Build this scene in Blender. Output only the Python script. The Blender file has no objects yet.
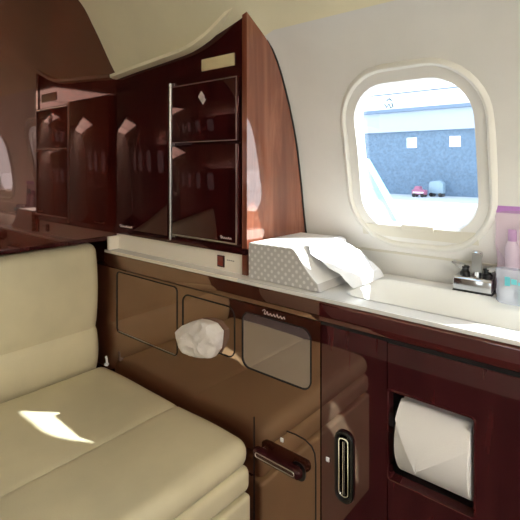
import bpy, bmesh, math, random
from mathutils import Vector, Matrix, noise
C = bpy.context.scene.collection
R = math.radians
random.seed(4)

# ------------------------------------------------------------------ materials
def lin(c):
    return tuple(((v/255)/12.92 if v/255 <= .04045 else ((v/255+.055)/1.055)**2.4) for v in c)+(1,)
def mat(name, col, rough=.5, metal=0, coat=0, coat_ior=1.5, coat_rough=.03, emit=None, es=1, bump=None, vary=0, alpha=1, trans=0, ior=1.5, sheen=0, spec=.5):
    m = bpy.data.materials.new(name); m.use_nodes = True
    nt = m.node_tree; b = nt.nodes['Principled BSDF']
    b.inputs['Base Color'].default_value = lin(col)
    b.inputs['Roughness'].default_value = rough
    b.inputs['Metallic'].default_value = metal
    b.inputs['Coat Weight'].default_value = coat
    b.inputs['Coat IOR'].default_value = coat_ior
    b.inputs['Coat Roughness'].default_value = coat_rough
    b.inputs['Alpha'].default_value = alpha
    b.inputs['Transmission Weight'].default_value = trans
    b.inputs['IOR'].default_value = ior
    b.inputs['Specular IOR Level'].default_value = spec
    if emit:
        b.inputs['Emission Color'].default_value = lin(emit)
        b.inputs['Emission Strength'].default_value = es
    tc = nt.nodes.new('ShaderNodeTexCoord')
    if vary:
        n = nt.nodes.new('ShaderNodeTexNoise'); n.inputs['Scale'].default_value = 6; n.inputs['Detail'].default_value = 4
        nt.links.new(tc.outputs['Object'], n.inputs['Vector'])
        r = nt.nodes.new('ShaderNodeValToRGB')
        c0 = lin([v*(1-vary) for v in col]); c1 = lin([min(255, v*(1+vary)) for v in col])
        r.color_ramp.elements[0].position = .35; r.color_ramp.elements[1].position = .65
        r.color_ramp.elements[0].color = c0; r.color_ramp.elements[1].color = c1
        nt.links.new(n.outputs['Fac'], r.inputs['Fac']); nt.links.new(r.outputs['Color'], b.inputs['Base Color'])
    if bump:
        n = nt.nodes.new('ShaderNodeTexNoise'); n.inputs['Scale'].default_value = bump[0]; n.inputs['Detail'].default_value = 5
        nt.links.new(tc.outputs['Object'], n.inputs['Vector'])
        bp = nt.nodes.new('ShaderNodeBump'); bp.inputs['Strength'].default_value = bump[1]; bp.inputs['Distance'].default_value = bump[2]
        nt.links.new(n.outputs['Fac'], bp.inputs['Height']); nt.links.new(bp.outputs['Normal'], b.inputs['Normal'])
    return m
def wood(name, dark, mid, light, coat_ior=2.2, scale=(22, 22, 2.2), tint=(255, 205, 195)):
    m = mat(name, mid, .03, ior=coat_ior)
    m.node_tree.nodes['Principled BSDF'].inputs['Specular Tint'].default_value = lin(tint)
    nt = m.node_tree; b = nt.nodes['Principled BSDF']
    tc = nt.nodes.new('ShaderNodeTexCoord'); mp = nt.nodes.new('ShaderNodeMapping'); mp.inputs['Scale'].default_value = scale
    nt.links.new(tc.outputs['Object'], mp.inputs['Vector'])
    n = nt.nodes.new('ShaderNodeTexNoise'); n.inputs['Scale'].default_value = 1.6; n.inputs['Detail'].default_value = 7; n.inputs['Roughness'].default_value = .6; n.inputs['Distortion'].default_value = .5
    nt.links.new(mp.outputs['Vector'], n.inputs['Vector'])
    r = nt.nodes.new('ShaderNodeValToRGB'); e = r.color_ramp.elements
    e[0].position = .32; e[0].color = lin(dark); e[1].position = .72; e[1].color = lin(light)
    k = e.new(.5); k.color = lin(mid)
    nt.links.new(n.outputs['Fac'], r.inputs['Fac']); nt.links.new(r.outputs['Color'], b.inputs['Base Color'])
    return m
M = {}
M['mahogany'] = wood('mahogany', (26, 5, 7), (42, 9, 10), (58, 14, 13), 1.6, (22, 22, 2.2), (255, 195, 195))
M['bulkhead'] = wood('bulkhead_mahogany', (46, 13, 9), (64, 19, 12), (84, 27, 17), 2.1, (14, 14, 1.2), (255, 214, 200))
M['lacquer'] = wood('brown_lacquer', (50, 24, 16), (62, 30, 20), (76, 40, 27), 2.9, (12, 12, 1.4), (255, 216, 192))
M['rail'] = wood('rail_mahogany', (56, 16, 18), (72, 23, 24), (84, 36, 34), 2.0, (2.2, 22, 22), (255, 222, 216))
M['panel_red'] = wood('red_mahogany', (46, 15, 19), (60, 22, 25), (74, 31, 32), 1.85, (22, 22, 2.2), (255, 222, 216))
M['lit_side_wood'] = wood('lit_side_mahogany', (104, 52, 36), (130, 72, 52), (158, 98, 74), 2.2, (22, 22, 2.2), (255, 235, 225))  # same mahogany as the cabinet, window light put into a lighter colour
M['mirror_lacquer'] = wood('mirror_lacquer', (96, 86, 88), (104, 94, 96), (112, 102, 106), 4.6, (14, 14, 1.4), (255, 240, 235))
M['wall'] = mat('wall_vinyl', (224, 221, 215), .55, bump=(260, .08, .002), vary=.015)
M['ceil'] = mat('headliner', (232, 224, 192), .7, bump=(400, .1, .002), vary=.02)
M['frame'] = mat('window_plastic', (230, 227, 218), .3)
M['shade'] = mat('shade_plastic', (214, 208, 192), .4)
M['leather'] = mat('cream_leather', (217, 206, 173), .38, bump=(320, .12, .0015), vary=.03, spec=.5)
M['piping'] = mat('trim_cream', (242, 232, 202), .45)
M['white'] = mat('white_laminate', (244, 234, 218), .3, coat=.3)
M['deck'] = mat('counter_laminate', (240, 238, 233), .22, coat=.4)
M['basin'] = mat('basin_white', (238, 237, 232), .25, coat=.3)
M['chrome'] = mat('chrome', (215, 214, 212), .12, 1)
M['steel'] = mat('steel_edge', (200, 198, 194), .28, 1)
M['brass'] = mat('cream_plate', (222, 205, 160), .4)
M['black'] = mat('black_plastic', (14, 12, 12), .3)
M['gap'] = mat('dark_seam', (10, 6, 5), .7)
M['inside'] = mat('niche_lining', (20, 10, 10), .6)
M['switch'] = mat('red_switch', (132, 52, 34), .35, coat=.5)
M['switchbody'] = mat('switch_bezel', (62, 26, 20), .4)
M['paper'] = mat('soft_paper', (228, 224, 220), .9, bump=(500, .2, .001))
M['tissue'] = mat('tissue_paper', (246, 245, 244), .95, bump=(60, .3, .003))
M['bag'] = mat('crumpled_liner', (236, 228, 222), .7, bump=(70, .5, .006))
M['carpet'] = mat('carpet', (52, 40, 34), .95, bump=(300, .6, .003), vary=.1)
M['handle'] = wood('handle_wood', (30, 9, 12), (44, 14, 18), (58, 24, 27), 1.6)
M['fill_glow'] = mat('fill_diffuser', (255, 250, 240), .5, emit=(255, 248, 238), es=15)  # glow of the added fill panels and strip
M['silver'] = mat('silver_print', (226, 214, 210), .35)
M['purple'] = mat('purple_plastic', (186, 130, 196), .3, coat=.4)
M['teal'] = mat('teal_print', (96, 186, 194), .35)
M['lilac'] = mat('lilac_bottle', (218, 196, 214), .3)
M['whitep'] = mat('white_plastic', (236, 236, 238), .35)
# clear film: partly transparent, partly glossy
def film(name, tint, tr, rough=.08):
    m = bpy.data.materials.new(name); m.use_nodes = True; nt = m.node_tree; nt.nodes.clear()
    o = nt.nodes.new('ShaderNodeOutputMaterial'); mx = nt.nodes.new('ShaderNodeMixShader')
    t = nt.nodes.new('ShaderNodeBsdfTransparent'); t.inputs['Color'].default_value = lin(tint)
    g = nt.nodes.new('ShaderNodeBsdfPrincipled'); g.inputs['Roughness'].default_value = rough; g.inputs['Base Color'].default_value = lin(tint)
    mx.inputs['Fac'].default_value = 1-tr
    nt.links.new(t.outputs[0], mx.inputs[1]); nt.links.new(g.outputs[0], mx.inputs[2]); nt.links.new(mx.outputs[0], o.inputs[0])
    return m
def glass(name, tint):
    m = bpy.data.materials.new(name); m.use_nodes = True; nt = m.node_tree; nt.nodes.clear()
    o = nt.nodes.new('ShaderNodeOutputMaterial'); mx = nt.nodes.new('ShaderNodeMixShader'); mx.inputs[0].default_value = .05
    t = nt.nodes.new('ShaderNodeBsdfTransparent'); t.inputs['Color'].default_value = lin(tint)
    g = nt.nodes.new('ShaderNodeBsdfGlossy'); g.inputs['Roughness'].default_value = .02
    nt.links.new(t.outputs[0], mx.inputs[1]); nt.links.new(g.outputs[0], mx.inputs[2]); nt.links.new(mx.outputs[0], o.inputs[0])
    return m
M['glass'] = glass('window_glass', (244, 250, 253))
M['film'] = film('clear_film', (236, 238, 244), .62)
M['film_pink'] = film('pink_film', (244, 232, 242), .74)
# patterned card of the tissue box: small pale dots on silver grey
def dots():
    m = mat('dotted_card', (190, 186, 180), .5)
    nt = m.node_tree; b = nt.nodes['Principled BSDF']
    tc = nt.nodes.new('ShaderNodeTexCoord'); mp = nt.nodes.new('ShaderNodeMapping')
    mp.inputs['Rotation'].default_value = (0, R(45), 0); mp.inputs['Scale'].default_value = (80, 80, 80)
    nt.links.new(tc.outputs['Object'], mp.inputs['Vector'])
    sx = nt.nodes.new('ShaderNodeSeparateXYZ'); nt.links.new(mp.outputs[0], sx.inputs[0])
    s = []
    for k in (0, 2):
        fr = nt.nodes.new('ShaderNodeMath'); fr.operation = 'FRACT'; nt.links.new(sx.outputs[k], fr.inputs[0])
        sb = nt.nodes.new('ShaderNodeMath'); sb.operation = 'SUBTRACT'; nt.links.new(fr.outputs[0], sb.inputs[0]); sb.inputs[1].default_value = .5
        pw = nt.nodes.new('ShaderNodeMath'); pw.operation = 'MULTIPLY'; nt.links.new(sb.outputs[0], pw.inputs[0]); nt.links.new(sb.outputs[0], pw.inputs[1]); s.append(pw)
    ad = nt.nodes.new('ShaderNodeMath'); ad.operation = 'ADD'; nt.links.new(s[0].outputs[0], ad.inputs[0]); nt.links.new(s[1].outputs[0], ad.inputs[1])
    r = nt.nodes.new('ShaderNodeValToRGB'); e = r.color_ramp.elements
    e[0].position = .05; e[0].color = lin((222, 219, 215)); e[1].position = .09; e[1].color = lin((190, 186, 182))
    nt.links.new(ad.outputs[0], r.inputs[0]); nt.links.new(r.outputs[0], b.inputs['Base Color'])
    return m
M['dots'] = dots()
M['sunlit_boxtop'] = mat('sunlit_card_top', (238, 236, 232), .55)  # sunlight on the box top and slope put into a paler card colour

# ------------------------------------------------------------------ helpers
def tag(o, label=None, cat=None, group=None, kind=None):
    if label: o['label'] = label
    if cat: o['category'] = cat
    if group: o['group'] = group
    if kind: o['kind'] = kind
    return o
def empty(name, loc=(0, 0, 0)):
    o = bpy.data.objects.new(name, None); C.objects.link(o); o.location = loc; o.empty_display_size = .05
    return o
def obj(name, bm, m, parent=None, smooth=True, bevel=0, seg=2):
    bmesh.ops.recalc_face_normals(bm, faces=bm.faces)
    if bevel:
        bmesh.ops.bevel(bm, geom=[e for e in bm.edges if len(e.link_faces) == 2 and e.calc_face_angle(0) > .5], offset=bevel, segments=seg, affect='EDGES', profile=.5)
    me = bpy.data.meshes.new(name); bm.to_mesh(me); bm.free()
    ms = m if isinstance(m, (list, tuple)) else [m]
    for k in ms: me.materials.append(k)
    if smooth:
        for p in me.polygons: p.use_smooth = True
        me.set_sharp_from_angle(angle=R(38))
    o = bpy.data.objects.new(name, me); C.objects.link(o)
    if parent:
        o.parent = parent; o.matrix_parent_inverse = Matrix.Translation(-pworld(parent))
    return o
def pworld(p):
    return Vector(p.location) if p.type == 'EMPTY' else Vector((0, 0, 0))
def box(bm, x0, x1, y0, y1, z0, z1, mi=0):
    vs = [bm.verts.new((x, y, z)) for x in (x0, x1) for y in (y0, y1) for z in (z0, z1)]
    for f in ((0,1,3,2),(4,6,7,5),(0,4,5,1),(2,3,7,6),(0,2,6,4),(1,5,7,3)):
        bm.faces.new([vs[i] for i in f]).material_index = mi
    return vs
def bx(name, m, parent, x0, x1, y0, y1, z0, z1, bevel=0, seg=2):
    bm = bmesh.new(); box(bm, x0, x1, y0, y1, z0, z1)
    return obj(name, bm, m, parent, bevel=bevel, seg=seg)
def prism(bm, pts, axis, a, b, mi=0):
    # pts: 2D outline; axis: extruded axis
    def P(p, t): return {'x': (t, p[0], p[1]), 'y': (p[0], t, p[1]), 'z': (p[0], p[1], t)}[axis]
    A = [bm.verts.new(P(p, a)) for p in pts]; B = [bm.verts.new(P(p, b)) for p in pts]
    n = len(pts)
    bm.faces.new(A).material_index = mi; bm.faces.new(B[::-1]).material_index = mi
    for i in range(n): bm.faces.new((A[i], B[i], B[(i+1) % n], A[(i+1) % n])).material_index = mi
def rrect(x0, x1, z0, z1, r, n=8):
    out = []
    for cx, cz, a0 in ((x1-r, z1-r, 0), (x0+r, z1-r, 90), (x0+r, z0+r, 180), (x1-r, z0+r, 270)):
        for k in range(n+1):
            a = R(a0+90*k/n); out.append((cx+r*math.cos(a), cz+r*math.sin(a)))
    return out
def cyl(bm, p, q, r0, r1=None, n=20, cap=True):
    r1 = r0 if r1 is None else r1
    p, q = Vector(p), Vector(q); d = (q-p).normalized()
    u = d.orthogonal().normalized(); w = d.cross(u)
    A = [bm.verts.new(p+r0*(math.cos(2*math.pi*k/n)*u+math.sin(2*math.pi*k/n)*w)) for k in range(n)]
    B = [bm.verts.new(q+r1*(math.cos(2*math.pi*k/n)*u+math.sin(2*math.pi*k/n)*w)) for k in range(n)]
    for k in range(n): bm.faces.new((A[k], A[(k+1) % n], B[(k+1) % n], B[k]))
    if cap: bm.faces.new(A[::-1]); bm.faces.new(B)
def tube(bm, pts, r, n=8, flat=None):
    pts = [Vector(p) for p in pts]; rings = []
    for i, p in enumerate(pts):
        d = (pts[min(i+1, len(pts)-1)]-pts[max(i-1, 0)]).normalized()
        u = d.cross(Vector((0, 1, 0)));
        if u.length < .1: u = d.cross(Vector((0, 0, 1)))
        u.normalize(); w = d.cross(u)
        rings.append([bm.verts.new(p+r*(math.cos(2*math.pi*k/n)*u+(flat or 1)*math.sin(2*math.pi*k/n)*w)) for k in range(n)])
    for a, b in zip(rings, rings[1:]):
        for k in range(n): bm.faces.new((a[k], a[(k+1) % n], b[(k+1) % n], b[k]))
    bm.faces.new(rings[0][::-1]); bm.faces.new(rings[-1])
def lathe(bm, prof, c, n=28, axis='z'):
    rings = []
    for r, h in prof:
        rings.append([bm.verts.new((c[0]+r*math.cos(2*math.pi*k/n), c[1]+r*math.sin(2*math.pi*k/n), c[2]+h) if axis == 'z'
                     else (c[0]+h, c[1]+r*math.cos(2*math.pi*k/n), c[2]+r*math.sin(2*math.pi*k/n))) for k in range(n)])
    for a, b in zip(rings, rings[1:]):
        for k in range(n): bm.faces.new((a[k], a[(k+1) % n], b[(k+1) % n], b[k]))
    bm.faces.new(rings[0][::-1]); bm.faces.new(rings[-1])
def cut(o, cutters):
    # carve outlines (bmeshes) out of o and keep the result as plain mesh
    tmp = []
    for cb in cutters:
        bmesh.ops.recalc_face_normals(cb, faces=cb.faces)
        me = bpy.data.meshes.new('t'); cb.to_mesh(me); cb.free()
        c = bpy.data.objects.new('t', me); C.objects.link(c); tmp.append(c)
        md = o.modifiers.new('b', 'BOOLEAN'); md.operation = 'DIFFERENCE'; md.object = c; md.solver = 'EXACT'
    bpy.context.view_layer.update()
    dg = bpy.context.evaluated_depsgraph_get(); dg.update()
    me = bpy.data.meshes.new_from_object(o.evaluated_get(dg))
    o.modifiers.clear(); o.data = me
    for c in tmp:
        d = c.data; bpy.data.objects.remove(c); bpy.data.meshes.remove(d)
    for p in me.polygons: p.use_smooth = True
    me.set_sharp_from_angle(angle=R(32))
    return o
def pr(pts, axis, a, b):
    bm = bmesh.new(); prism(bm, pts, axis, a, b); return bm
def cushion(name, m, parent, lo, hi, r, func=None, step=.014):
    # a rounded, upholstered block
    ax = []
    for k in range(3):
        a, b = lo[k], hi[k]; rr = min(r, (b-a)/2*.98)
        L = [a+rr*(1-math.cos(R(90*i/5))) for i in range(5)]
        n = max(2, int((b-a-2*rr)/step)); L += [a+rr+(b-a-2*rr)*i/n for i in range(n+1)]
        L += [b-rr*(1-math.cos(R(90*i/5))) for i in range(4, -1, -1)]
        ax.append(L)
    bm = bmesh.new(); V = {}
    def vert(i, j, k):
        key = (i, j, k)
        if key not in V:
            p = Vector((ax[0][i], ax[1][j], ax[2][k]))
            q = Vector([min(max(p[t], lo[t]+r), hi[t]-r) if hi[t]-lo[t] > 2*r else (lo[t]+hi[t])/2 for t in range(3)])
            d = p-q
            if d.length > 1e-7: p = q+d.normalized()*min(r, d.length if d.length < r else r)
            if func: p = func(p)
            V[key] = bm.verts.new(p)
        return V[key]
    n = [len(a)-1 for a in ax]
    for (A, B, Cc) in ((0, 1, 2), (1, 2, 0), (2, 0, 1)):
        for s in (0, n[Cc]):
            for i in range(n[A]):
                for j in range(n[B]):
                    q = []
                    for di, dj in ((0, 0), (1, 0), (1, 1), (0, 1)):
                        t = [0, 0, 0]; t[A] = i+di; t[B] = j+dj; t[Cc] = s; q.append(vert(*t))
                    try: bm.faces.new(q)
                    except ValueError: pass
    return obj(name, bm, m, parent)

# ------------------------------------------------------------------ fuselage shell
XB = -1.16
base = [(.93, 0), (.955, .4), (.957, .70), (.934, .80), (.902, 1.0), (.8595, 1.137), (.81, 1.233), (.73, 1.303), (.66, 1.36), (.60, 1.40), (.5, 1.45), (.3, 1.50), (.12, 1.51)]
alt  = [(.93, 0), (.955, .4), (.957, .70), (.934, .80), (.902, 1.0), (.862, 1.11), (.81, 1.17), (.742, 1.212), (.668, 1.337), (.6155, 1.409), (.5, 1.475), (.3, 1.515), (.12, 1.52)]
midp = [(.93, 0), (.955, .4), (.957, .70), (.934, .80), (.902, 1.0), (.862, 1.12), (.81, 1.182), (.738, 1.240), (.672, 1.335), (.61, 1.40), (.5, 1.468), (.3, 1.51), (.12, 1.52)]
def crom(P, sub=6):
    out = []
    for i in range(len(P)-1):
        p0 = P[max(i-1, 0)]; p1 = P[i]; p2 = P[i+1]; p3 = P[min(i+2, len(P)-1)]
        for k in range(sub):
            t = k/sub
            out.append(tuple(.5*((2*p1[d])+(-p0[d]+p2[d])*t+(2*p0[d]-5*p1[d]+4*p2[d]-p3[d])*t*t+(-p0[d]+3*p1[d]-3*p2[d]+p3[d])*t**3) for d in (0, 1)))
    out.append(P[-1]); return out
def lerpP(A, B, t): return [(a[0]+(b[0]-a[0])*t, a[1]+(b[1]-a[1])*t) for a, b in zip(A, B)]
def prof(x):
    if x <= -.83:
        t = (x-XB)/(-.83-XB); P = lerpP(alt, midp, max(0, t))
    elif x < -.62:
        t = (x+.83)/.21; t = t**1.25; P = lerpP(midp, base, t)
    else: P = base
    return crom(P)
BP = crom(base, 12)
def Yw(z):
    for a, b in zip(BP, BP[1:]):
        if a[1] <= z <= b[1] and b[1] > a[1]: return a[0]+(b[0]-a[0])*(z-a[1])/(b[1]-a[1])
    return .8
def Wpt(x, z, h, side=1):
    dy = (Yw(z+.01)-Yw(z-.01))/.02
    n = Vector((0, -1, dy)).normalized()
    p = Vector((x, Yw(z), z))+n*h
    if side < 0: p.y = .24-p.y
    return p
X1 = 1.75
WX = [(-.355, 1), (.165, 1), (.685, 1), (1.205, 1), (-.355, -1), (.165, -1), (.685, -1), (1.205, -1)]
WZ = .972; GW = .118; GH = .150; GR = .078
def shell(name, side, i0, i1, m):
    xs = [XB-.13, XB]+[XB+(.03*k) for k in range(1, 20)]+[-.55, -.3, 0, .5, 1.0, X1+.05]
    bm = bmesh.new(); th = .035; grids = []
    for off in (0, th):
        g = []
        for x in xs:
            P = prof(max(x, XB)) if side > 0 else prof(1)
            row = []
            for i in range(i0, i1+1):
                a = P[max(i-1, 0)]; b = P[min(i+1, len(P)-1)]
                d = Vector((b[0]-a[0], b[1]-a[1])).normalized(); n = Vector((d.y, -d.x))
                y, z = P[i][0]+n.x*off, P[i][1]+n.y*off
                if i == len(P)-1: y = .12
                if i == 0: z = P[i][1]
                row.append(bm.verts.new((x, y if side > 0 else .24-y, z)))
            g.append(row)
        grids.append(g)
    nx, ny = len(xs), i1-i0+1
    for g in grids:
        for a in range(nx-1):
            for b in range(ny-1): bm.faces.new((g[a][b], g[a+1][b], g[a+1][b+1], g[a][b+1]))
    A, B = grids
    for a in range(nx-1):
        for b in (0, ny-1): bm.faces.new((A[a][b], A[a+1][b], B[a+1][b], B[a][b]))
    for b in range(ny-1):
        for a in (0, nx-1): bm.faces.new((A[a][b], A[a][b+1], B[a][b+1], B[a][b]))
    return tag(obj(name, bm, m), kind='structure')
NP = len(prof(0))-1
iw = 6*7   # wall up to the cabinet top line, ceiling above
for side, nm in ((1, 'wall_window'), (-1, 'wall_aisle')):
    w = shell(nm, side, 0, iw-4, M['wall'])
    cs = []
    for wx, s in WX:
        if s == side:
            o_ = .004
            pts = rrect(wx-GW-o_, wx+GW+o_, WZ-GH-o_, WZ+GH+o_, GR)
            cs.append(pr(pts, 'y', .78, 1.1) if side > 0 else pr(pts, 'y', .24-1.1, .24-.78))
    cut(w, cs)
    tag(w, kind='structure')
    shell('ceiling', side, iw-4, NP, M['ceil'])
bm = bmesh.new(); box(bm, -1.4, X1+.1, -.9, 1.1, -.05, 0)
tag(obj('floor', bm, M['carpet'], smooth=False), kind='structure')
# forward bulkhead: glossy upper, set-back lower part behind the seat
bm = bmesh.new(); box(bm, XB-.15, XB, -.80, .995, .748, 1.60)
bh = tag(obj('wall_bulkhead', bm, M['bulkhead'], smooth=False), kind='structure')
bm = bmesh.new(); box(bm, XB-.15, XB-.118, -.80, .995, 0, .748)
tag(obj('wall_bulkhead_lower', bm, M['bulkhead'], smooth=False), kind='structure')
bm = bmesh.new(); box(bm, X1, X1+.05, -.80, .995, 0, 1.60)
tag(obj('wall_aft', bm, M['wall'], smooth=False), kind='structure')
bm = bmesh.new(); box(bm, XB, XB+.006, .05, .700, .748, .757)
tag(obj('trim_1', bm, M['mahogany'], smooth=False), kind='structure')
# sill groove line under the windows
bm = bmesh.new()
for s in (1,):
    P0 = [Wpt(-.652, z, h) for z, h in ((.768, .0), (.768, .0022), (.7722, .0022), (.7722, 0))]
    P1 = [Wpt(X1, z, h) for z, h in ((.768, .0), (.768, .0022), (.7722, .0022), (.7722, 0))]
    a = [bm.verts.new(p) for p in P0]; b = [bm.verts.new(p) for p in P1]
    for k in range(4): bm.faces.new((a[k], a[(k+1) % 4], b[(k+1) % 4], b[k]))
    bm.faces.new(a); bm.faces.new(b[::-1])
tag(obj('trim_2', bm, M['shade']), kind='structure')

# windows
def ring(bm, prof_, wx, side, n=10):
    rings = []
    for o_, h in prof_:
        pts = rrect(wx-GW-o_, wx+GW+o_, WZ-GH-o_*1.05, WZ+GH+o_*1.05, GR+o_, n)
        rings.append([bm.verts.new(Wpt(x, z, h, side)) for x, z in pts])
    for a, b in zip(rings, rings[1:]):
        m_ = len(a)
        for k in range(m_): bm.faces.new((a[k], a[(k+1) % m_], b[(k+1) % m_], b[k]))
    return rings
prf = [(.010, -.033), (.0, -.033), (-.001, -.024), (.001, -.016), (.004, -.011), (.007, -.0105), (.010, -.0125), (.013, -.014), (.019, -.013), (.023, -.008), (.0245, .001), (.027, .005), (.030, .0062), (.033, .005), (.037, .0015), (.039, -.002)]
for i, (wx, s) in enumerate(WX):
    root = empty('window_%d' % (i+1), (wx, (Yw(.8) if s > 0 else .24-Yw(.8)), .79)); tag(root, kind='structure')
    bm = bmesh.new(); rs = ring(bm, prf, wx, s)
    a, b = rs[0], rs[-1]
    obj('window_frame', bm, M['frame'], root)
    # pane: curved sheet with thickness
    bm = bmesh.new()
    for h in (-.029, -.032):
        rows = []
        for q in range(9):
            pts = rrect(wx-GW*(1-q/9)-.0, wx+GW*(1-q/9), WZ-GH*(1-q/9), WZ+GH*(1-q/9), GR*(1-q/9), 10)
            rows.append([bm.verts.new(Wpt(x, z, h, s)) for x, z in pts])
        for A_, B_ in zip(rows, rows[1:]):
            for k in range(len(A_)): bm.faces.new((A_[k], A_[(k+1) % len(A_)], B_[(k+1) % len(A_)], B_[k]))
        bm.faces.new(rows[-1])
        if h == -.029: top = rows[0]
        else:
            for k in range(len(top)): bm.faces.new((top[k], top[(k+1) % len(top)], rows[0][(k+1) % len(top)], rows[0][k]))
    obj('pane', bm, M['glass'], root)
    # pulled-down shade handle at the sill, with a raised finger grip
    bm = bmesh.new()
    def bar(xa, xb, z0, z1, h0, h1, n=8):
        secs = []
        for k in range(n+1):
            x = xa+(xb-xa)*k/n
            secs.append([bm.verts.new(Wpt(x, z, h, s)) for z, h in ((z0, h0), (z0, h1), ((z0+z1)/2, h1+.0015), (z1, h1), (z1, h0))])
        for A_, B_ in zip(secs, secs[1:]):
            for k in range(5): bm.faces.new((A_[k], A_[(k+1) % 5], B_[(k+1) % 5], B_[k]))
        bm.faces.new(secs[0]); bm.faces.new(secs[-1][::-1])
    bar(wx-GW-.004, wx+GW+.002, WZ-GH-.016, WZ-GH+.008, -.030, .002, 16)
    bar(wx-.030, wx+.036, WZ-GH+.001, WZ-GH+.0125, -.018, .0045)
    obj('window_shade', bm, M['shade'], root)

# ------------------------------------------------------------------ upper cabinet
YF = .735
cab = empty('wall_cabinet', (-.906, .83, .765))
tag(cab, 'glossy dark mahogany wall cabinet with three doors above the counter', 'cabinet')
topc = [(-1.158, 1.210), (-1.05, 1.219), (-.95, 1.226), (-.86, 1.233), (-.83, 1.237), (-.80, 1.244), (-.764, 1.256), (-.735, 1.270), (-.71, 1.284), (-.68, 1.300), (-.655, 1.313)]
def zt(x):
    for a, b in zip(topc, topc[1:]):
        if a[0] <= x <= b[0]: return a[1]+(b[1]-a[1])*(x-a[0])/(b[0]-a[0])
    return topc[-1][1]
bm = bmesh.new()
secs = []
for x, z in topc[:-1]+[(-.664, zt(-.664))]:
    yb = .84
    secs.append([bm.verts.new(p) for p in ((x, YF, .765), (x, yb+.05, .765), (x, yb, 1.06), (x, .80, z-.06), (x, YF, z-.002))])
for A_, B_ in zip(secs, secs[1:]):
    for k in range(5): bm.faces.new((A_[k], A_[(k+1) % 5], B_[(k+1) % 5], B_[k]))
bm.faces.new(secs[0]); bm.faces.new(secs[-1][::-1])
obj('carcass', bm, M['mahogany'], cab, smooth=False)
# side panel that follows the fuselage curve
pts = [(YF-.004, .7205), (YF-.004, 1.312)]
zz = [1.296, 1.27, 1.25, 1.233, 1.20, 1.17, 1.137, 1.10, 1.05, 1.0, .95, .9, .85, .8, .76, .7205]
pts += [(Yw(z)-.003, z) for z in zz]
bm = bmesh.new(); prism(bm, pts, 'x', -.664, -.650)
for v in bm.verts: v.co.x += (v.co.y-YF)*.085
obj('side_panel', bm, M['lit_side_wood'], cab, smooth=False)
bm = bmesh.new()
tube(bm, [(-.651+(Yw(z)-YF)*.085, Yw(z)-.004, z) for z in zz], .003, 6)
obj('edge_seal', bm, M['gap'], cab)
def door(x0, x1, z0, z1, m=M['mahogany']):
    return bx('door', m, cab, x0, x1, YF-.013, YF-.001, z0, z1, bevel=.0025)
d1 = door(-1.138, -.910, .781, 1.165)
d2 = door(-.894, -.670, 1.014, 1.156)
d3 = door(-.894, -.670, .785, 1.008)
# metal strips framing the lower right door
bm = bmesh.new(); box(bm, -.894, -.672, YF-.0145, YF-.0125, .786, .789); box(bm, -.6745, -.6715, YF-.0145, YF-.0125, .789, 1.006)
obj('edge_strip', bm, M['steel'], d3, smooth=False)
bm = bmesh.new(); box(bm, -.894, -.672, YF-.0142, YF-.0125, 1.152, 1.1545); box(bm, -.894, -.672, YF-.0142, YF-.0125, 1.014, 1.016); box(bm, -.674, -.672, YF-.0142, YF-.0125, 1.016, 1.152)
obj('edge_strip', bm, M['steel'], d2, smooth=False)
# piano hinge between the doors
bm = bmesh.new(); cyl(bm, (-.902, YF-.010, .772), (-.902, YF-.010, 1.165), .003, n=10)
for k in range(38):
    z = .775+.0103*k; cyl(bm, (-.902, YF-.010, z), (-.902, YF-.010, z+.0075), .0040, n=10)
box(bm, -.909, -.895, YF-.004, YF-.001, .772, 1.165)
obj('hinge', bm, M['steel'], cab)
# bottom rail
bx('bottom_rail', M['mahogany'], cab, -1.158, -.650, YF-.010, YF+.02, .7645, .7785, bevel=.002)
# diamond emblem: open rhombus pair
bm = bmesh.new()
cx, cz = -.782, 1.117
for sx, sz, r in ((-.0015, .003, .0125), (.004, -.0055, .0105)):
    prism(bm, [(cx+sx-r*.8, cz+sz), (cx+sx, cz+sz+r), (cx+sx+r*.8, cz+sz), (cx+sx, cz+sz-r)], 'y', YF-.0155, YF-.013)
obj('emblem', bm, M['silver'], d2, smooth=False)
bx('name_plate', M['brass'], cab, -.796, -.690, YF-.003, YF+.001, 1.182, 1.210, bevel=.001)
# raised script marks (too small to read): a tall first stroke and a run of low waves
def script(name, parent, m, x, y, z, L, H, n, r=.0009):
    bm = bmesh.new()
    p = [(x, y, z+H*.6), (x+L*.06, y, z+H), (x+L*.12, y, z+H*.9), (x+L*.07, y, z), (x+L*.10, y, z+H*.05)]
    for k in range(n):
        a = x+L*(.14+.86*k/n); w = L*.86/n
        p += [(a, y, z), (a+w*.4, y, z+H*(.5 if k % 3 else .7)), (a+w*.75, y, z+H*.04)]
    tube(bm, p, r, 5)
    return obj(name, bm, m, parent)
script('lettering', d1, M['silver'], -1.122, YF-.0138, .787, .062, .006, 7, .0011)
script('lettering', d3, M['silver'], -.722, YF-.0138, .796, .036, .006, 5)
# cream piping between cabinet and headliner
bm = bmesh.new()
secs = []
for k in range(41):
    x = XB+.002+(-.652-XB-.002)*k/40
    z = zt(x)+.001
    secs.append([bm.verts.new(p) for p in ((x, .737, z-.004), (x, .722, z-.004), (x, .713, z-.001), (x, .712, z+.007), (x, .722, z+.0105), (x, .738, z+.0105))])
for A_, B_ in zip(secs, secs[1:]):
    for k in range(6): bm.faces.new((A_[k], A_[(k+1) % 6], B_[(k+1) % 6], B_[k]))
bm.faces.new(secs[0]); bm.faces.new(secs[-1][::-1])
tag(obj('trim_3', bm, M['piping']), kind='structure')

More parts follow.
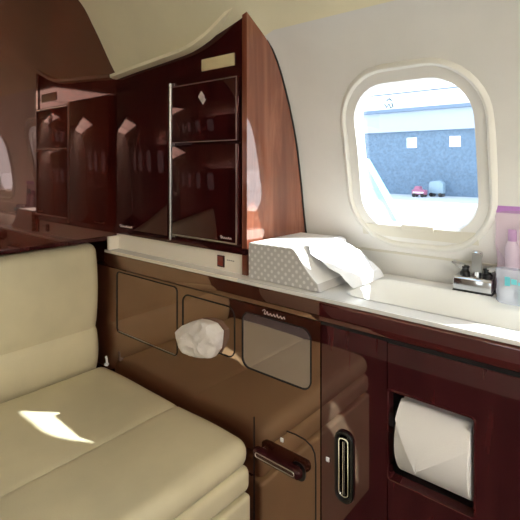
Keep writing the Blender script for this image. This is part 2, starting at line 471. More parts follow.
# ------------------------------------------------------------------ counter
cnt = empty('worktop', (-.3, .83, .69))
tag(cnt, 'long white worktop with a metal front edge and sunken basin under the window', 'worktop')
bm = bmesh.new(); box(bm, XB-.0, .60, .702, .948, .7005, .7195)
ct = obj('counter_slab', bm, M['deck'], cnt, smooth=False)
BX0, BX1, BY0, BY1 = -.425, .12, .742, .899
cut(ct, [pr(rrect(BX0, BX1, BY0, BY1, .03), 'z', .6, .8)])
# basin shell
bm = bmesh.new(); rings = []
for ins, z in ((-.002, .7205), (.002, .7195), (.006, .712), (.014, .665), (.022, .652), (.036, .646)):
    rings.append([bm.verts.new((x, y, z)) for x, y in rrect(BX0+ins, BX1-ins, BY0+ins, BY1-ins, .03)])
for A_, B_ in zip(rings, rings[1:]):
    for k in range(len(A_)): bm.faces.new((A_[k], A_[(k+1) % len(A_)], B_[(k+1) % len(A_)], B_[k]))
bm.faces.new(rings[-1])
basin = obj('basin', bm, M['basin'], cnt)
bm = bmesh.new(); lathe(bm, [(.016, 0), (.016, .002), (.010, .003), (.009, .001)], (-.16, .82, .646)); obj('drain', bm, M['chrome'], basin)
bx('edge_strip', M['deck'], cnt, -.648, .60, .6965, .702, .7135, .7205, bevel=.001)
bx('edge_strip', M['white'], cnt, XB, -.648, .6965, .702, .7135, .7205, bevel=.001)
# upstand under the cabinet with rocker switch
up = bx('backsplash', M['white'], cnt, XB+.001, -.652, YF+.001, YF+.012, .7195, .7640)
bm = bmesh.new(); box(bm, XB+.001, XB+.013, .7045, YF+.001, .7195, .757); obj('end_cap', bm, M['white'], cnt, bevel=.002)
sw = empty('rocker_switch', (-.733, YF+.001, .740)); tag(sw, 'small red brown rocker switch on the white strip under the wall cabinet', 'switch')
bx('bezel', M['switchbody'], sw, -.744, -.722, YF-.002, YF+.0008, .727, .7535, bevel=.0008)
bm = bmesh.new(); prism(bm, [(YF-.0022, .730), (YF-.0055, .732), (YF-.0030, .7405), (YF-.0050, .7505), (YF-.0022, .7512)], 'x', -.7405, -.7255)
obj('rocker', bm, M['switch'], sw, smooth=False)
bm = bmesh.new()
for k in range(4): box(bm, -.715+.006*k, -.7105+.006*k, YF+.0002, YF+.0009, .744, .7462)
obj('lettering', bm, mat('grey_print', (150, 142, 130), .5), up, smooth=False)

# ------------------------------------------------------------------ lower cabinet
low = empty('base_cabinet', (-.35, .83, 0))
tag(low, 'long glossy brown base cabinet below the worktop with flush doors and paper niche', 'cabinet')
YP = .70
# moulded rail
bm = bmesh.new(); prism(bm, [(.7015, .7132), (.6975, .7132), (.6955, .7115), (.6945, .708), (.6945, .684), (.6955, .679), (.6985, .677), (.7015, .677)], 'x', -.443, .60)
obj('rail', bm, M['rail'], low)
bx('rail', M['lacquer'], low, XB, -.4435, .6965, .7015, .677, .7132, bevel=.0008)
bx('rail_shadow_gap', M['gap'], low, -.443, .60, .7003, .7008, .670, .677)
# left front panel with three flush doors
PX0, PXM = XB-.116, -.443
bm = bmesh.new(); box(bm, PX0, PXM-.0015, YP, YP+.018, .0, .6735)
fp = obj('front_panel', bm, M['lacquer'], low, smooth=False)
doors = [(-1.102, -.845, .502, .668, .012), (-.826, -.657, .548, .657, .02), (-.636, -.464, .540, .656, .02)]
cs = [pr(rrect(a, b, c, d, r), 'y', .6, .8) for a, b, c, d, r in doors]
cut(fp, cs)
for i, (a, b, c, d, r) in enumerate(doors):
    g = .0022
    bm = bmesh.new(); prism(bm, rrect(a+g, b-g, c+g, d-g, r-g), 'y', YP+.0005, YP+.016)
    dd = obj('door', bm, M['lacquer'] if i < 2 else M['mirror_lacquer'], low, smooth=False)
    bm = bmesh.new(); prism(bm, rrect(a-.01, b+.01, c-.01, d+.01, r), 'y', YP+.0182, YP+.021)
    pts = rrect(a+.0006, b-.0006, c+.0006, d-.0006, r)
    tube(bm, [(x, YP-.0004, z) for x, z in pts+pts[:1]], .0015, 6)
    obj('door_gasket', bm, M['gap'], dd, smooth=False)
    if i == 0:
        bx('edge_strip', M['steel'], dd, a+.006, b-.004, YP-.001, YP+.0005, c+.001, c+.0035)  # bright line standing in for the highlight along the door's lower edge
script('lettering', low, M['silver'], -.580, YP-.0008, .6615, .058, .009, 6, .0008)
# seams in the lower left panel
bm = bmesh.new(); box(bm, -.6045, -.6015, YP-.0006, YP+.001, .0, .445)
p = [(-.52, YP, .4475), (-.50, YP, .449), (-.478, YP, .4475), (-.463, YP, .441), (-.456, YP, .430), (-.454, YP, .41), (-.454, YP, .02)]
tube(bm, p, .0014, 6)
obj('seam', bm, M['gap'], low)
# right hand panels (niche for paper roll cut in)
NX0, NX1, NZ0, NZ1 = -.313, -.184, .4495, .592
bm = bmesh.new(); box(bm, PXM+.0015, -.3165, YP, YP+.018, 0, .671); obj('front_panel', bm, M['panel_red'], low, smooth=False)
bm = bmesh.new(); box(bm, -.3135-.0015, .60, YP, YP+.018, 0, .669)
rp = obj('front_panel', bm, M['panel_red'], low, smooth=False)
cut(rp, [pr(rrect(NX0, NX1, NZ0, NZ1, .004, 3), 'y', .6, .8)])
# niche lining
bm = bmesh.new(); e = .004
box(bm, NX0-e, NX0, YP+.018, YP+.135, NZ0-e, NZ1+e); box(bm, NX1, NX1+e, YP+.018, YP+.135, NZ0-e, NZ1+e)
box(bm, NX0, NX1, YP+.018, YP+.135, NZ0-e, NZ0); box(bm, NX0, NX1, YP+.018, YP+.135, NZ1, NZ1+e); box(bm, NX0-e, NX1+e, YP+.135, YP+.139, NZ0-e, NZ1+e)
obj('niche', bm, M['inside'], low, smooth=False)
bm = bmesh.new(); pts = rrect(NX0-.002, NX1+.002, NZ0-.002, NZ1+.002, .005, 3)
tube(bm, [(x, YP-.0005, z) for x, z in pts+pts[:1]], .0016, 6); obj('niche_trim', bm, M['rail'], low)
# shadow gap behind the fronts
bm = bmesh.new(); box(bm, PX0, -.345, YP+.022, YP+.026, 0, .673); box(bm, -.345, .60, YP+.145, YP+.149, 0, .673)
obj('backing', bm, M['gap'], low, smooth=False)
bm = bmesh.new(); box(bm, .596, .60, YP, .95, 0, .695); obj('end_panel', bm, M['panel_red'], low, smooth=False)
# fold-out pull on the lower left panel
bm = bmesh.new(); prism(bm, rrect(-.508, -.476, .366, .400, .014), 'y', YP-.0015, YP+.0005)
es = obj('pull_escutcheon', bm, M['black'], low, smooth=False)
bm = bmesh.new()
secs = []
xs_ = [-.592, -.590, -.584, -.575]+[-.565+.0095*k for k in range(9)]+[-.482, -.478, -.476]
for i, x in enumerate(xs_):
    e_ = min(1, (x+.593)/.012, (-.475-x)/.010); e_ = math.sqrt(max(.03, 1-(1-max(e_, 0))**2))
    c = Vector((x, YP-.014, .389)); ring_ = []
    for k in range(16):
        a = 2*math.pi*k/16
        dy = math.copysign(abs(math.cos(a))**.7, math.cos(a))*.009*e_; dz = math.copysign(abs(math.sin(a))**.7, math.sin(a))*.0105*e_
        ring_.append(bm.verts.new((c.x, c.y+dy, c.z+dz)))
    secs.append(ring_)
for A_, B_ in zip(secs, secs[1:]):
    for k in range(16): bm.faces.new((A_[k], A_[(k+1) % 16], B_[(k+1) % 16], B_[k]))
bm.faces.new(secs[0]); bm.faces.new(secs[-1][::-1])
pull = obj('pull_bar', bm, M['handle'], low)
for x in (-.575, -.492):
    bm = bmesh.new(); cyl(bm, (x, YP-.014, .389), (x, YP+.0, .389), .0055, n=12); obj('pull_post', bm, M['black'], pull)
bm = bmesh.new(); pts = rrect(-.580, -.487, .3855, .3935, .0035, 4)
tube(bm, [(x, YP-.0232, z) for x, z in pts+pts[:1]], .0009, 6); obj('pull_inlay', bm, M['steel'], pull)
# two little white studs
for x, z in ((-.531, .4265), (-.428, .432)):
    bm = bmesh.new(); box(bm, x-.0035, x+.0035, YP-.0025, YP+.0, z-.004, z+.004)
    obj('stud', bm, M['whitep'], low, bevel=.001)
# vertical recessed latch
lx0, lx1, lz0, lz1 = -.412, -.376, .372, .496
fr = bmesh.new(); rs = []
for ins, y in ((0, YP), (0, YP-.003), (.002, YP-.0045), (.005, YP-.0045), (.007, YP-.003), (.0075, YP+.0)):
    rs.append([fr.verts.new((x, y, z)) for x, z in rrect(lx0+ins, lx1-ins, lz0+ins, lz1-ins, .0165-ins)])
for A_, B_ in zip(rs, rs[1:]):
    for k in range(len(A_)): fr.faces.new((A_[k], A_[(k+1) % len(A_)], B_[(k+1) % len(A_)], B_[k]))
fr.faces.new(rs[-1])
lt = obj('latch', fr, M['black'], low)
bm = bmesh.new(); pts = rrect(lx0+.009, lx1-.009, lz0+.012, lz1-.012, .007, 5)
tube(bm, [(x, YP-.0045, z) for x, z in pts+pts[:1]], .0013, 6)
cyl(bm, (lx0+.018, YP-.004, lz0+.016), (lx0+.018, YP-.004, lz1-.016), .0028, n=10)
obj('latch_lever', bm, M['chrome'], lt)
bm = bmesh.new(); pts = rrect(lx0+.0015, lx1-.0015, lz0+.0015, lz1-.0015, .015, 8)
top = [q for q in pts]
tube(bm, [(x, YP-.0046, z) for x, z in pts+pts[:1]], .0011, 6)
obj('latch_rim', bm, M['black'], lt)

# ------------------------------------------------------------------ toilet roll
rc = Vector((0, .750, .516)); rr_ = .0645
tr = empty('toilet_roll', (-.245, .750, .516-rr_)); tag(tr, 'white toilet paper roll with folded triangular end in the cabinet niche', 'toilet roll')
bm = bmesh.new(); rings = []; n = 48
for x, r in ((-.299, .020), (-.299, rr_-.002), (-.2975, rr_), (-.1895, rr_), (-.188, rr_-.002), (-.188, .020)):
    rings.append([bm.verts.new((x, rc.y+r*math.cos(2*math.pi*k/n), rc.z+r*math.sin(2*math.pi*k/n))) for k in range(n)])
rings.append(rings[0])
for A_, B_ in zip(rings, rings[1:]):
    for k in range(n): bm.faces.new((A_[k], A_[(k+1) % n], B_[(k+1) % n], B_[k]))
obj('paper', bm, M['paper'], tr)
# folded point lying on the front of the roll
bm = bmesh.new()
def onroll(x, z, lift):
    s_ = max(-1, min(1, (z-rc.z)/rr_)); a = math.asin(s_)
    return (x, rc.y-(rr_+lift)*math.cos(a), rc.z+(rr_+lift)*math.sin(a))
zt_, zl, tipz, tipx = .573, .551, .497, -.262
rows = []; N = 16
for i in range(N+1):
    t = i/N; a0 = math.asin((zt_-rc.z)/rr_); a1 = math.asin((tipz-rc.z)/rr_); a = a0+(a1-a0)*t
    z = rc.z+rr_*math.sin(a)
    xl = -.2985 if z > zl else -.2985+(tipx+.3025)*(zl-z)/(zl-tipz)
    xr = -.1885 if z > .5455 else tipx+(-.1885-tipx)*(z-tipz)/(.5455-tipz)
    rows.append([onroll(xl+(xr-xl)*k/10, z, (.0045+.0006)+.0006*math.sin(k*1.1+i*.5)*t+(.010*t*t)) for k in range(11)])
g0 = [[bm.verts.new(p) for p in r] for r in rows]; g1 = [[bm.verts.new((p[0], p[1]+.0012, p[2])) for p in r] for r in rows]
for g in (g0, g1):
    for i in range(N):
        for k in range(10):
            bm.faces.new((g[i][k], g[i][k+1], g[i+1][k+1], g[i+1][k]))
for i in range(N):
    for k in (0, 10): bm.faces.new((g0[i][k], g0[i+1][k], g1[i+1][k], g1[i][k]))
for i in (0, N):
    for k in range(10): bm.faces.new((g0[i][k], g0[i][k+1], g1[i][k+1], g1[i][k]))
bmesh.ops.remove_doubles(bm, verts=bm.verts, dist=.00005)
obj('folded_end', bm, M['paper'], tr)
bm = bmesh.new(); cyl(bm, (-.3125, rc.y, rc.z), (-.1845, rc.y, rc.z), .010, n=18); cyl(bm, (-.3128, rc.y, rc.z), (-.306, rc.y, rc.z), .014, n=18)
obj('spindle', bm, M['whitep'], tr)

# ------------------------------------------------------------------ tissue box
tb = empty('tissue_box', (-.55, .82, .7198)); tag(tb, 'silver grey dotted tissue box with a sloping front on the worktop beside the cabinet', 'tissue box')
prf2 = [(-.638, .7200), (-.638, .792), (-.636, .795), (-.525, .796), (-.520, .794), (-.512, .787), (-.504, .776), (-.497, .765), (-.486, .753), (-.474, .742), (-.464, .734), (-.459, .7200)]
bm = bmesh.new(); prism(bm, prf2, 'y', .722, .914)
bm.normal_update()
for f in bm.faces:
    if abs(f.normal.y) < .5 and f.calc_center_median().z > .73 and abs(f.normal.x) < .97: f.material_index = 1
o = obj('box', bm, [M['dots'], M['sunlit_boxtop']], tb, smooth=False, bevel=.0012, seg=1)
# tissue pulled out over the sloping side, draping to the basin
ts = bmesh.new(); G = []
N1, N2 = 26, 26
prof_t = [(-.520, .7975), (-.506, .795), (-.497, .792), (-.487, .790), (-.476, .786), (-.467, .781), (-.457, .771), (-.448, .764), (-.437, .758), (-.428, .749), (-.419, .738), (-.4165, .722), (-.4155, .705), (-.415, .682)]
def pt(t):
    f = t*(len(prof_t)-1); i = min(int(f), len(prof_t)-2); f -= i
    return (prof_t[i][0]+(prof_t[i+1][0]-prof_t[i][0])*f, prof_t[i][1]+(prof_t[i+1][1]-prof_t[i][1])*f)
for i in range(N1+1):
    row = []
    for j in range(N2+1):
        t = i/N1; s_ = j/N2
        x, z = pt(t)
        w0 = .760-.010*math.sin(t*5)+.035*max(0, t-.45)+(.35*max(0, t-.78)); w1 = .905-.006*math.sin(t*7)
        y = w0+(w1-w0)*s_
        w = noise.noise(Vector((x*30, y*26, 2.1)))*.006+noise.noise(Vector((x*80, y*70, 5.1)))*.0025
        edge = min(1, s_*5, (1-s_)*6); z2 = z+w*min(1, (1-t)*4+.2)
        drop = (1-edge)*.012
        zs = .722
        for a, b in zip(prf2[2:], prf2[3:]):
            if a[0] <= x <= b[0]: zs = a[1]+(b[1]-a[1])*(x-a[0])/(b[0]-a[0])
        z2 = max(z2-drop*(1 if t > .1 else 0), zs+.0025)
        row.append(ts.verts.new((x, y, z2)))
    G.append(row)
H_ = [[ts.verts.new(v.co+Vector((0, 0, -.0008))) for v in r] for r in G]
for g in (G, H_):
    for i in range(N1):
        for j in range(N2): ts.faces.new((g[i][j], g[i+1][j], g[i+1][j+1], g[i][j+1]))
for i in range(N1):
    for j in (0, N2): ts.faces.new((G[i][j], G[i+1][j], H_[i+1][j], H_[i][j]))
for j in range(N2):
    for i in (0, N1): ts.faces.new((G[i][j], G[i][j+1], H_[i][j+1], H_[i][j]))
tag(obj('tissue', ts, M['tissue']), 'white tissue pulled from the dotted box and draped toward the basin', 'tissue')

# ------------------------------------------------------------------ crumpled liner in the middle door
bm = bmesh.new(); oc = [(105, 235), (130, 205), (180, 184), (230, 170), (275, 178), (320, 195), (355, 240), (352, 290), (345, 340), (310, 388), (270, 388), (230, 385), (190, 374), (150, 360), (125, 325), (112, 280)]
ux = [(160+a/5.78, 290+b/5.78) for a, b in oc]
def onplane(u, v, Y):
    dx = -.6428+.766*(u-260)/452; dy = .766+.6428*(u-260)/452; t = Y/dy
    return (dx*t, .96-(v-165)/452*t)
OP = [onplane(u, v, .692) for u, v in ux]
cx = sum(p[0] for p in OP)/len(OP); cz = sum(p[1] for p in OP)/len(OP)
NA, NR = 64, 14; rings = []
for q in range(NR+1):
    f = q/NR; ring_ = []
    for k in range(NA):
        g = k/NA*len(OP); i = int(g); g -= i; a = OP[i]; b = OP[(i+1) % len(OP)]
        ex, ez = a[0]+(b[0]-a[0])*g, a[1]+(b[1]-a[1])*g
        ff = math.sin(f*math.pi/2)
        x, z = cx+(ex-cx)*ff, cz+(ez-cz)*ff
        dep = math.cos(f*math.pi/2)**.45*.026
        w = abs(noise.noise(Vector((x*38, z*38, 1.3))))*.012+noise.noise(Vector((x*110, z*110, 7)))*.0015
        ring_.append(bm.verts.new((x, min(.6985, .694-dep+w*(1 if f < .95 else .3)), z)))
    rings.append(ring_)
for A_, B_ in zip(rings[1:], rings[2:]):
    for k in range(NA): bm.faces.new((A_[k], A_[(k+1) % NA], B_[(k+1) % NA], B_[k]))
bm.faces.new(rings[1])
bk = [bm.verts.new((v.co.x, .6995, v.co.z)) for v in rings[-1]]
for k in range(NA): bm.faces.new((rings[-1][k], rings[-1][(k+1) % NA], bk[(k+1) % NA], bk[k]))
bm.faces.new(bk[::-1])
for v in rings[0]: bm.verts.remove(v)
o = obj('waste_liner', bm, M['bag'])
for p in o.data.polygons: p.use_smooth = True
o.data.set_sharp_from_angle(angle=R(22))
tag(o, 'crumpled white paper liner bulging from the middle flush door of the base cabinet', 'liner bag')

# ------------------------------------------------------------------ seat
st = empty('cabin_seat', (-.88, .44, 0)); tag(st, 'cream leather cabin seat with wide flat cushion against the base cabinet', 'seat')
SY0, SY1 = .19, .688
def ftop(p):
    z = p.z
    if z > .385:
        g = math.exp(-((p.x+.820)/.0035)**2)*.0045
        crown = .004*math.sin(max(0, min(1, (p.x+1.155)/.33))*math.pi) if p.x < -.82 else .004*math.sin(max(0, min(1, (p.x+.82)/.22))*math.pi)
        p = Vector((p.x, p.y, z+crown-g+.0015*noise.noise(Vector((p.x*9, p.y*9, 0)))))
    if p.x > -.70: p.x += .004*math.sin((p.y-SY0)/(SY1-SY0)*math.pi)
    return p
cushion('seat_cushion', M['leather'], st, (-1.15, SY0, .352), (-.599, SY1, .408), .027, ftop, .007)
cushion('seat_base', M['leather'], st, (-1.15, SY0+.003, .305), (-.597, SY1-.002, .356), .016, None, .02)
bx('frame', M['gap'], st, -1.14, -.63, SY0+.02, SY1-.012, .0, .306)
cushion('front_skirt', M['leather'], st, (-.66, SY0+.003, .02), (-.597, SY1-.003, .299), .008, None, .03)
def fback(p):
    if p.x > -1.2:
        s_ = math.exp(-((p.z-.509)/.0045)**2)
        zz = (p.z-.509)/.226 if p.z > .509 else (p.z-.39)/.119
        b = .014*math.sin(max(0, min(1, zz))*math.pi)**.7
        p = Vector((p.x+b-.006*s_-.006*(p.z-.4)/.33, p.y, p.z))
    return p
cushion('backrest', M['leather'], st, (-1.272, SY0, .362), (-1.163, SY1-.005, .741), .024, fback, .009)
# small belt tongue tucked in the rear corner
bt = bmesh.new()
tube(bt, [(-1.118, .680, .409), (-1.119, .680, .422), (-1.121, .680, .430), (-1.124, .680, .434)], .0042, 8, .6)
lathe(bt, [(.006, 0), (.0065, .004), (.004, .006)], (-1.117, .678, .412), 12)
tag(obj('belt_tab', bt, M['whitep']), 'tiny white plastic tab at the rear corner of the seat cushion', 'tab')

# ------------------------------------------------------------------ faucet
fc = empty('faucet', (-.24, .925, .7198)); tag(fc, 'small chrome faucet block with upright spout on the basin back ledge', 'faucet')
bm = bmesh.new(); prism(bm, [(.906, .7205), (.903, .724), (.905, .744), (.912, .748), (.944, .748), (.946, .7205)], 'x', -.274, -.207)
fb = obj('body', bm, M['chrome'], fc, bevel=.001)
bx('base_gasket', M['black'], fc, -.275, -.206, .9025, .946, .7197, .7225)
bm = bmesh.new(); cyl(bm, (-.236, .925, .747), (-.236, .925, .788), .0065, n=16); 
lathe(bm, [(.009, 0), (.0095, .003), (.0095, .009), (.007, .011)], (-.236, .925, .785), 18)
obj('spout', bm, M['chrome'], fc)
bm = bmesh.new(); prism(bm, [(-.244, .758), (-.226, .758), (-.227, .792), (-.243, .794)], 'y', .915, .919)
obj('spout_plate', bm, M['steel'], fc, smooth=False)
for x, s_ in ((-.258, -1), (-.218, 1)):
    bm = bmesh.new(); lathe(bm, [(.009, 0), (.009, .006), (.0065, .009), (.0065, .014), (.008, .015), (.008, .018), (.004, .019)], (x, .925, .747), 16)
    kn = obj('knob', bm, M['black'], fc)
    bm = bmesh.new(); prism(bm, [(x, .762), (x, .768), (x+s_*.022, .773), (x+s_*.024, .770), (x+s_*.006, .760)], 'y', .918, .930)
    obj('lever', bm, M['chrome'], kn, smooth=False)

# ------------------------------------------------------------------ plastic bags with toiletries beside the faucet
def pouch(name, x0, x1, yc, z0, z1, dep, m, seed, parent=None, pin=.25):
    bm = bmesh.new(); n, h = 28, 22; rings = []
    for i in range(h+1):
        t = i/h; z = z0+(z1-z0)*t
        d = dep*(1-t**3*(1-pin)); wd = (x1-x0)/2*(1-.06*math.sin(t*math.pi))
        ring_ = []
        for k in range(n):
            a = 2*math.pi*k/n; c_, s_ = math.cos(a), math.sin(a)
            w = 1+.09*noise.noise(Vector((c_*1.5+seed, s_*1.5, t*4)))+.03*noise.noise(Vector((c_*5+seed, s_*5, t*12)))
            if i == 0: w *= .93
            ring_.append(bm.verts.new(((x0+x1)/2+math.copysign(abs(c_)**.6, c_)*wd*w, yc+math.copysign(abs(s_)**.8, s_)*d*w, z)))
        rings.append(ring_)
    for A_, B_ in zip(rings, rings[1:]):
        for k in range(n): bm.faces.new((A_[k], A_[(k+1) % n], B_[(k+1) % n], B_[k]))
    bm.faces.new(rings[0]); bm.faces.new(rings[-1][::-1])
    return obj(name, bm, m, parent)
b1 = empty('zip_bag', (-.165, .915, .7198)); tag(b1, 'tall clear plastic bag with purple zip top standing right of the faucet', 'bag')
pouch('film', -.206, -.118, .925, .7202, .878, .016, M['film_pink'], 3.2, b1)
bm = bmesh.new(); prism(bm, rrect(-.214, -.112, .872, .893, .004, 3), 'y', .921, .929); obj('zip_strip', bm, M['purple'], b1, bevel=.0015)
for px, h, m_, lb in ((-.177, .120, 'whitep', 'white slim bottle inside the purple-topped bag, nearer the faucet'), (-.138, .126, 'lilac', 'pale lilac bottle inside the purple-topped bag, farther from the faucet')):
    t_ = empty('bottle', (px, .925, .7208)); tag(t_, lb, 'bottle')
    bm = bmesh.new(); lathe(bm, [(.008, 0), (.0115, .002), (.012, .01), (.012, h*.72), (.008, h*.82), (.006, h*.84)], (px, .925, .7208), 20); obj('body', bm, M[m_], t_)
    bm = bmesh.new(); lathe(bm, [(.007, h*.84), (.0075, h*.86), (.0075, h), (.006, h+.002)], (px, .925, .7208), 18); obj('cap', bm, M['teal' if m_ == 'lilac' else 'purple'], t_)
b2 = empty('clear_pouch', (-.15, .885, .7198)); tag(b2, 'short clear plastic pouch with teal print in front of the purple-topped bag', 'pouch')
pouch('film', -.196, -.110, .884, .7202, .779, .0165, M['film'], 9.1, b2, .7)
bm = bmesh.new()
for k in range(7):
    a = -.178+.010*k; box(bm, a, a+.0085, .8690, .8700, .752+.004*math.sin(k*2.), .764+.004*math.sin(k*2.+1))
obj('print', bm, M['teal'], b2, smooth=False)
for k, (px, m_, lb) in enumerate(((-.178, 'whitep', 'small white soap block inside the clear pouch, nearer the faucet'), (-.148, 'teal', 'small teal soap block in the middle of the clear pouch'), (-.120, 'whitep', 'small white soap block inside the clear pouch, farther from the faucet'))):
    bm = bmesh.new(); box(bm, px-.012, px+.012, .876, .890, .7208, .748); o = obj('soap', bm, M[m_], bevel=.004, seg=3); tag(o, lb, 'soap')

# ------------------------------------------------------------------ added fill lights, all out of view
for x0, lb in ((.48, 'wide flat fill light added at the ceiling behind the camera, nearer the bulkhead'), (1.14, 'wide flat fill light added at the ceiling behind the camera, nearer the aft wall')):
    r_ = empty('ceiling_fill', (x0+.32, -.08, 1.485)); tag(r_, lb, 'fill light')
    bx('diffuser', M['fill_glow'], r_, x0, x0+.58, -.30, .13, 1.440, 1.446)
    bm = bmesh.new(); box(bm, x0-.01, x0+.59, -.31, .14, 1.446, 1.490); obj('housing', bm, M['frame'], r_, bevel=.003)

# unseen fill strip added along the aisle wall to brighten the headliner
r_ = empty('aisle_fill', (-.7, -.56, 1.10)); tag(r_, 'long fill light added out of view on the aisle side wall shining up at the ceiling', 'wall light')
bm = bmesh.new(); prism(bm, [(-.60, 1.10), (-.515, 1.10), (-.50, 1.16), (-.508, 1.16), (-.522, 1.110), (-.60, 1.110)], 'x', -1.14, -.25); obj('valance', bm, M['frame'], r_, smooth=False)
bx('fill_strip', M['fill_glow'], r_, -1.13, -.27, -.585, -.530, 1.112, 1.116)

# ------------------------------------------------------------------ outside
GZ = -1.15
bm = bmesh.new(); box(bm, -160, 120, 1.6, 220, GZ-.3, GZ); 
tag(obj('floor_apron', bm, mat('concrete_apron', (206, 206, 206), .8, vary=.03), smooth=False), kind='structure')
HY = 31.6
hg = empty('hangar', (-11, HY, GZ)); tag(hg, 'blue hangar with white fascia seen through the cabin window', 'hangar')
blue = mat('hazy_blue_wall', (104, 126, 146), .6, vary=.07); bband = mat('grey_blue_band', (176, 186, 200), .6); fas = mat('white_fascia', (250, 250, 250), .6)  # haze over the hangar put into the wall colour
bx('wall', blue, hg, -45, 30, HY, HY+14, GZ, 3.35)
bx('band', bband, hg, -45, 30, HY-.25, HY+14, 3.35, 4.75)
bx('gutter', mat('gutter_grey', (112, 130, 150), .5), hg, -45, 30, HY-.6, HY, 4.75, 4.98)
bx('fascia', fas, hg, -45, 30, HY-.45, HY+14, 4.98, 6.05)
bx('roof_edge', mat('roof_edge_grey', (110, 125, 140), .5), hg, -45, 30, HY-.6, HY+14, 6.05, 6.12)
wl = mat('lit_window', (255, 255, 255), .4, emit=(255, 255, 255), es=3)
for x in (-12.4, -9.45):
    f_ = bx('window', fas, hg, x-.36, x+.36, HY-.03, HY+.0, 2.18, 2.90)
    bx('pane', wl, f_, x-.30, x+.30, HY-.05, HY-.03, 2.24, 2.64); bx('pane', wl, f_, x-.30, x+.30, HY-.05, HY-.03, 2.68, 2.84)
# faint grey emblem on the fascia
bm = bmesh.new(); ex, ez = -13.9, 5.35
tube(bm, [(ex-.35, HY-.47, ez+.05), (ex-.2, HY-.47, ez-.2), (ex, HY-.47, ez+.05), (ex+.1, HY-.47, ez-.25), (ex+.3, HY-.47, ez-.2), (ex+.2, HY-.47, ez+.1)], .05, 6)
tube(bm, [(ex-.2, HY-.47, ez+.28), (ex, HY-.47, ez+.42), (ex+.2, HY-.47, ez+.26)], .05, 6)
obj('emblem', bm, mat('emblem_grey', (60, 90, 100), .5), hg)
# red tug in front of the hangar
tx, ty = -11.1, 29.6
tg = empty('baggage_tug', (tx, ty, GZ)); tag(tg, 'small red airport tug parked before the blue hangar', 'tug')
red = mat('tug_red', (170, 100, 125), .4)
bm = bmesh.new(); prism(bm, [(tx-.7, GZ+.28), (tx+.7, GZ+.28), (tx+.7, GZ+.75), (tx+.2, GZ+.8), (tx+.1, GZ+1.15), (tx-.35, GZ+1.15), (tx-.5, GZ+.8), (tx-.7, GZ+.75)], 'y', ty-.4, ty+.4); obj('body', bm, red, tg, bevel=.03)
for wx_ in (-.45, .45):
    for wy in (-.42, .42):
        bm = bmesh.new(); cyl(bm, (tx+wx_, ty+wy-.08, GZ+.2), (tx+wx_, ty+wy+.08, GZ+.2), .2, n=18); obj('wheel', bm, M['black'], tg)
bx('bumper', fas, tg, tx-.55, tx+.55, ty-.45, ty-.40, GZ+.42, GZ+.56)
tx, ty = -10.3, 30.6
eq = empty('service_cart', (tx, ty, GZ)); tag(eq, 'pale teal service cart standing behind the red tug', 'cart')
bm = bmesh.new(); prism(bm, [(tx-.7, GZ+.35), (tx+.7, GZ+.35), (tx+.7, GZ+1.3), (tx+.4, GZ+1.65), (tx-.6, GZ+1.5), (tx-.7, GZ+1.2)], 'y', ty-.4, ty+.4); obj('body', bm, mat('cart_teal', (150, 172, 184), .4), eq, bevel=.04)
for wx_ in (-.45, .45):
    bm = bmesh.new(); cyl(bm, (tx+wx_, ty-.45, GZ+.2), (tx+wx_, ty+.45, GZ+.2), .2, n=18); obj('wheel', bm, M['black'], eq)
for r_, k in ((tg, .62), (eq, .66)): r_.scale = (k, k, k)
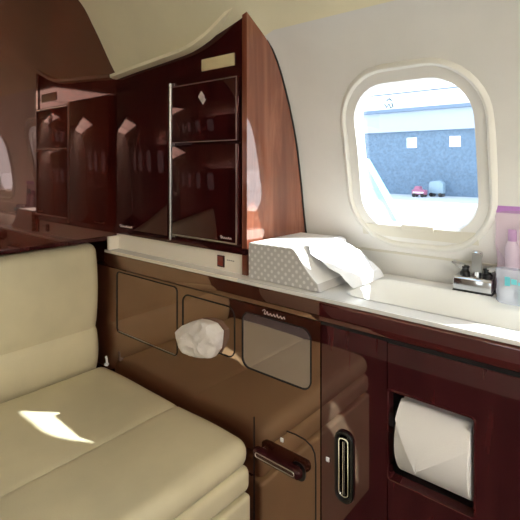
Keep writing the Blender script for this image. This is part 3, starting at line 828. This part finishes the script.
# upturned wing tip with white leading edge
def ray(u, v, d):
    return Vector((d*(-.6428+.766*(u-260)/452), d*(.766+.6428*(u-260)/452), .96-(v-165)/452*d))
wg = empty('wing', ray(380, 240, 4.5)); tag(wg, 'pale teal swept wing with white leading edge outside the window', 'wing')
T, E1, E2, L1, L2 = ray(366, 160, 7.0), ray(386, 196, 5.6), ray(412, 242, 4.6), ray(345, 243, 4.9), ray(342, 170, 7.0)
bm = bmesh.new()
up_ = Vector((0.03, .05, .02)); A_ = [bm.verts.new(p) for p in (T, E1, E2, L1, L2)]; B_ = [bm.verts.new(p+up_) for p in (T, E1, E2, L1, L2)]
bm.faces.new(A_); bm.faces.new(B_[::-1])
for k in range(5): bm.faces.new((A_[k], A_[(k+1) % 5], B_[(k+1) % 5], B_[k]))
obj('wing_skin', bm, mat('wing_teal', (150, 205, 220), .4), wg, smooth=False)
bm = bmesh.new(); tube(bm, [T, E1, E2], .03, 10); obj('leading_edge', bm, fas, wg)

# ------------------------------------------------------------------ light
w = bpy.data.worlds.new('sky'); bpy.context.scene.world = w; w.use_nodes = True; nt = w.node_tree
bg = nt.nodes['Background']; tc = nt.nodes.new('ShaderNodeTexCoord'); sp = nt.nodes.new('ShaderNodeSeparateXYZ'); rp_ = nt.nodes.new('ShaderNodeValToRGB')
nt.links.new(tc.outputs['Generated'], sp.inputs[0]); nt.links.new(sp.outputs[2], rp_.inputs[0]); nt.links.new(rp_.outputs[0], bg.inputs[0])
e = rp_.color_ramp.elements; e[0].position = 0; e[0].color = lin((252, 253, 255)); e[1].position = .9; e[1].color = lin((196, 214, 240))
bg.inputs[1].default_value = 3.2
sd = bpy.data.lights.new('sun', 'SUN'); sd.energy = 14; sd.angle = R(.6); sd.color = (1, .96, .9)
so = bpy.data.objects.new('sun', sd); C.objects.link(so); so.location = (3, 4, 5)
so.rotation_euler = Vector((-.565, -.420, -.63)).to_track_quat('-Z', 'Y').to_euler()

# ------------------------------------------------------------------ camera
cd = bpy.data.cameras.new('camera'); cam = bpy.data.objects.new('camera', cd); C.objects.link(cam)
cam.location = (0, 0, .96); cam.rotation_euler = (R(90), 0, R(40)); cd.sensor_width = 36; cd.lens = 36*452/520; cd.shift_y = -95/520
cd.clip_start = .02; cd.clip_end = 500
sc = bpy.context.scene; sc.camera = cam
sc.view_settings.view_transform = 'Standard'; sc.view_settings.look = 'None'; sc.view_settings.gamma = 1; sc.view_settings.exposure = .16
sc.view_settings.use_curve_mapping = False
